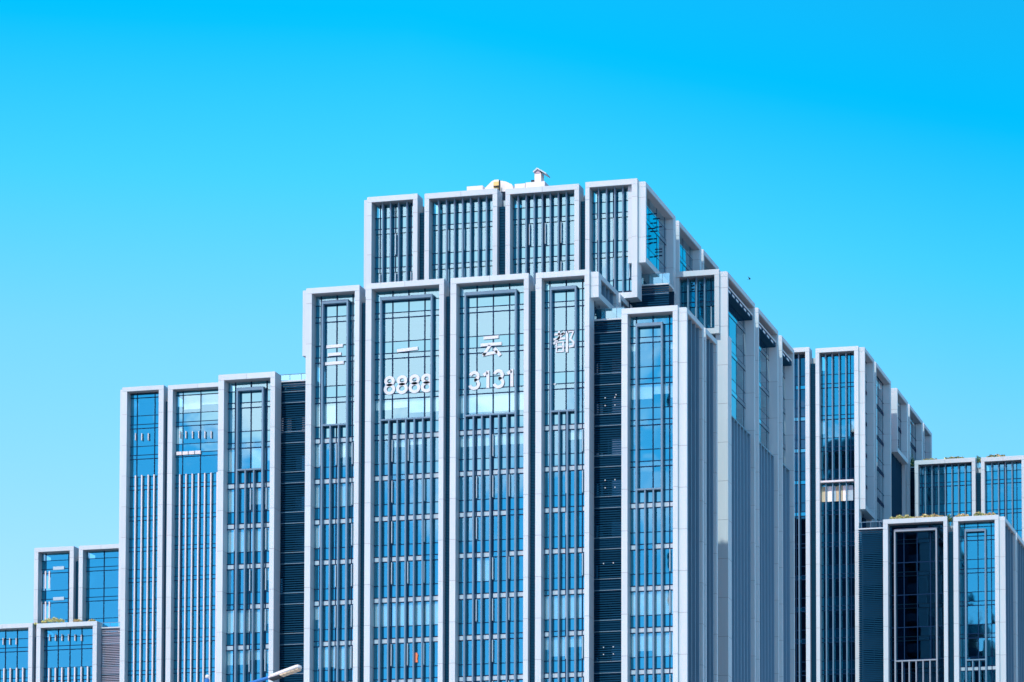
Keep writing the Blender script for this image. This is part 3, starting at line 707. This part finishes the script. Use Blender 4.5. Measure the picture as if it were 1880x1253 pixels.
P4 = [
 (97, 1143, Ym, 44, 10, 'pale yellow-green shrub on the far left terrace edge below the narrow bay', ('leafy', 'leafy', 'leafo')),
 (143, 1142, Ym, 14, 5, 'small cream flowering tuft on the far left terrace below the dark slot between two bays', ('leafo', 'leafy', 'leafo')),
 (170, 1142, Ym, 12, 5, 'smallest pale tuft at the inner end of the far left terrace, nearest the louvred bay', ('leafy', 'leafo', 'leafy')),
 (68, 1148, Ym, 8, 4, 'tiny pale tuft at the outer corner of the far left terrace', ('leafy', 'leafo', 'leafy')),
 (1656, 954, Yn, 46, 8, 'yellow-green flowering strip of plants below the plain dark louvre bay of the right tower', ('leafy', 'leafo', 'leafy')),
 (1707, 952, Yn, 52, 8, 'ochre and yellow flowering strip below the seven fins of the upper right bay', ('leafo', 'leafy', 'leafo')),
 (1742, 958, Yn, 12, 14, 'green bushy plant above the slot between the two lowest right bays', ('leafd', 'leafy', 'leafd')),
 (1767, 950, Yn, 24, 6, 'low ochre plants on the roof edge of the lowest right bay', ('leafo', 'leafy', 'leafo')),
 (1798, 948, Yn, 18, 8, 'yellow-green tuft on the roof edge below the slot between the upper right bays', ('leafy', 'leafd', 'leafo')),
 (1818, 948, Yn, 22, 6, 'thin ochre plants at the outer end of the lowest right roof edge', ('leafo', 'leafo', 'leafy')),
 (1796, 850, YK + 2.0, 12, 14, 'dark green shrub rising in the gap between the two upper right bays', ('leafd', 'leafy', 'leafd')),
 (1752, 843, Yk, 36, 4, 'sparse plants on the skyline of the upper right bay with seven fins', ('leafd', 'leafy', 'leafo')),
 (1708, 846, Yk, 26, 4, 'sparse dry plants on the skyline beside the tall white side frames', ('leafo', 'leafy', 'leafd')),
 (1829, 840.5, Yk, 34, 6, 'straggling ochre plants along the skyline of the last bay at the right edge', ('leafo', 'leafd', 'leafy')),
]
for i, (u, v, Y, wd, h, lab, cols) in enumerate(P4): shrub('terrace_plant', u, v, Y, wd, h, lab, 31 + i, cols, 'plant', n=int(60 + wd * 4), group='plants along the roof terraces')
shrub('slender_shrub', 1675, 858, YK + 2.9, 7, 22, 'slender dark green shrub standing alone at the balcony rail by the white side frames', 77, ('leafd', 'leafy', 'leafd'), 'shrub', 110)

# ------------------------------------------------------------------ street lamp
def LP(u, v, Y=68.0): x, z = FR(u, v, Y); return (x, Y, z)
base = LP(380, 1300); S = thing('street_lamp', 'blue street lamp with flat white head and cream lenses at the bottom edge', 'street lamp', (base[0], base[1], 0))
def tube(name, par, pts, rad, mk, n=10, r2=None):
    b = MB(); rings = []
    for i, p in enumerate(pts):
        a_ = pts[max(i - 1, 0)]; c_ = pts[min(i + 1, len(pts) - 1)]; d = [c_[k] - a_[k] for k in range(3)]; L = math.sqrt(sum(k * k for k in d)); d = [k / L for k in d]
        ref = (0, 1, 0) if abs(d[1]) < .9 else (1, 0, 0)
        e1 = [d[1] * ref[2] - d[2] * ref[1], d[2] * ref[0] - d[0] * ref[2], d[0] * ref[1] - d[1] * ref[0]]; L = math.sqrt(sum(k * k for k in e1)); e1 = [k / L for k in e1]
        e2 = [d[1] * e1[2] - d[2] * e1[1], d[2] * e1[0] - d[0] * e1[2], d[0] * e1[1] - d[1] * e1[0]]
        rr = rad if r2 is None else rad + (r2 - rad) * i / (len(pts) - 1)
        rings.append([tuple(p[k] + rr * (math.cos(t) * e1[k] + math.sin(t) * e2[k]) for k in range(3)) for t in [2 * math.pi * j / n for j in range(n)]])
    for R1, R2 in zip(rings, rings[1:]):
        for j in range(n): b.poly([R1[j], R1[(j + 1) % n], R2[(j + 1) % n], R2[j]])
    b.poly(rings[0][::-1]); b.poly(rings[-1]); return b.build(name, par, mk, smooth=False)
ptop = LP(380, 1247)
tube('pole', S, [(base[0], base[1], 0), (base[0], base[1], ptop[2] * .5), ptop], .09, 'blue', r2=.05)
tube('arm', S, [LP(380, 1282), LP(420, 1266), LP(462, 1254), LP(497, 1243.5)], .035, 'blue')
b = MB(); c = LP(380.5, 1243); rr = .045
for i in range(6):
    for j in range(10):
        def sp(i, j): a, t = math.pi * i / 6, 2 * math.pi * j / 10; return (c[0] + rr * math.sin(a) * math.cos(t), c[1] + rr * math.sin(a) * math.sin(t), c[2] + rr * math.cos(a))
        b.poly([sp(i, j), sp(i, j + 1), sp(i + 1, j + 1), sp(i + 1, j)])
b.build('finial', S, 'lampw', smooth=True)
# head: flat tapered shell, seen from below, tilted up to the right
p0, p1 = LP(494, 1246), LP(553, 1225)
dx, dz = p1[0] - p0[0], p1[2] - p0[2]; L = math.hypot(dx, dz); ex = (dx / L, 0, dz / L); ez = (-dz / L, 0, dx / L)
def hp(a, y_, h): return (p0[0] + ex[0] * a * L + ez[0] * h, p0[1] + y_, p0[2] + ex[2] * a * L + ez[2] * h)
b = MB(); outl = [(0, -.05), (.12, -.10), (.9, -.13), (.97, -.10), (1, -.04), (1, .04), (.97, .10), (.9, .13), (.12, .10), (0, .05)]
top = [hp(a, y_, .045 if 0 < a < 1 else .03) for a, y_ in outl]; mid = [hp(a, y_ * 1.02, .0) for a, y_ in outl]; bot = [hp(.02 + a * .96, y_ * .92, -.02) for a, y_ in outl]
b.poly(top)
for A1, A2 in ((top, mid), (mid, bot)):
    for i in range(len(outl)): j = (i + 1) % len(outl); b.poly([A1[i], A2[i], A2[j], A1[j]])
b.poly(bot[::-1]); b.build('head', S, 'lampw')
def hbox(name, a0, a1, y0, y1, h0, h1, mk):
    b = MB(); P8 = [hp(a, y_, h) for a, y_, h in ((a0, y0, h0), (a1, y0, h0), (a1, y1, h0), (a0, y1, h0), (a0, y0, h1), (a1, y0, h1), (a1, y1, h1), (a0, y1, h1))]
    b.v = P8; b.f = CUBEF; return b.build(name, S, mk)
hbox('driver_box', .04, .34, -.10, .10, -.055, -.02, 'lampd')
for i in range(5): hbox('lens', .37 + i * .115, .37 + i * .115 + .10, -.105, .105, -.045, -.02, 'led')

# ------------------------------------------------------------------ dark tower across the street, mirrored in the right tower's glass
YO = -400.0; YV = 2 * YR - YO
K = thing('opposite_tower', 'dark stepped tower across the street, seen only mirrored in the right tower glass', 'building', (FR(1600, 900, YV)[0], YO, 0))
for (ua, ub, vt) in ((1502, 1546, 806), (1546, 1600, 796), (1600, 1640, 812), (1640, 1692, 934), (1692, 1748, 946), (1748, 1772, 1106), (1772, 1796, 1128)):
    xa_, zt1 = FR(ua, vt, YV); xb_, _ = FR(ub, vt, YV)
    w1 = part('wing', K, ((xa_ + xb_) / 2, YO, 0))
    box('wall', w1, (xa_ + .03, YO - 30, 0), (xb_ - .03, YO, zt1), 'tower')
    b = MB(); z = zt1 - 3
    while z > 60: b.box((xa_ + .5, YO, z), (xb_ - .5, YO + .3, z + 1.6)); z -= 4
    b.build('window_band', w1, 'mull', stuff=True)

# ------------------------------------------------------------------ bird
bx, bz = FR(1376, 512.5, 240.0); b = MB()
b.poly([(bx - .06, 240, bz), (bx, 239.85, bz + .03), (bx + .07, 240, bz), (bx, 240.15, bz - .03)])
b.poly([(bx - .02, 240, bz + .02), (bx - .05, 239.6, bz + .09), (bx + .09, 240, bz + .02)]); b.poly([(bx - .02, 240, bz + .02), (bx - .3, 240.4, bz + .05), (bx + .09, 240, bz + .02)])
o = b.build('bird', None, 'bird').o; o['label'] = 'tiny dark bird flying in the blue sky right of the tower'; o['category'] = 'bird'
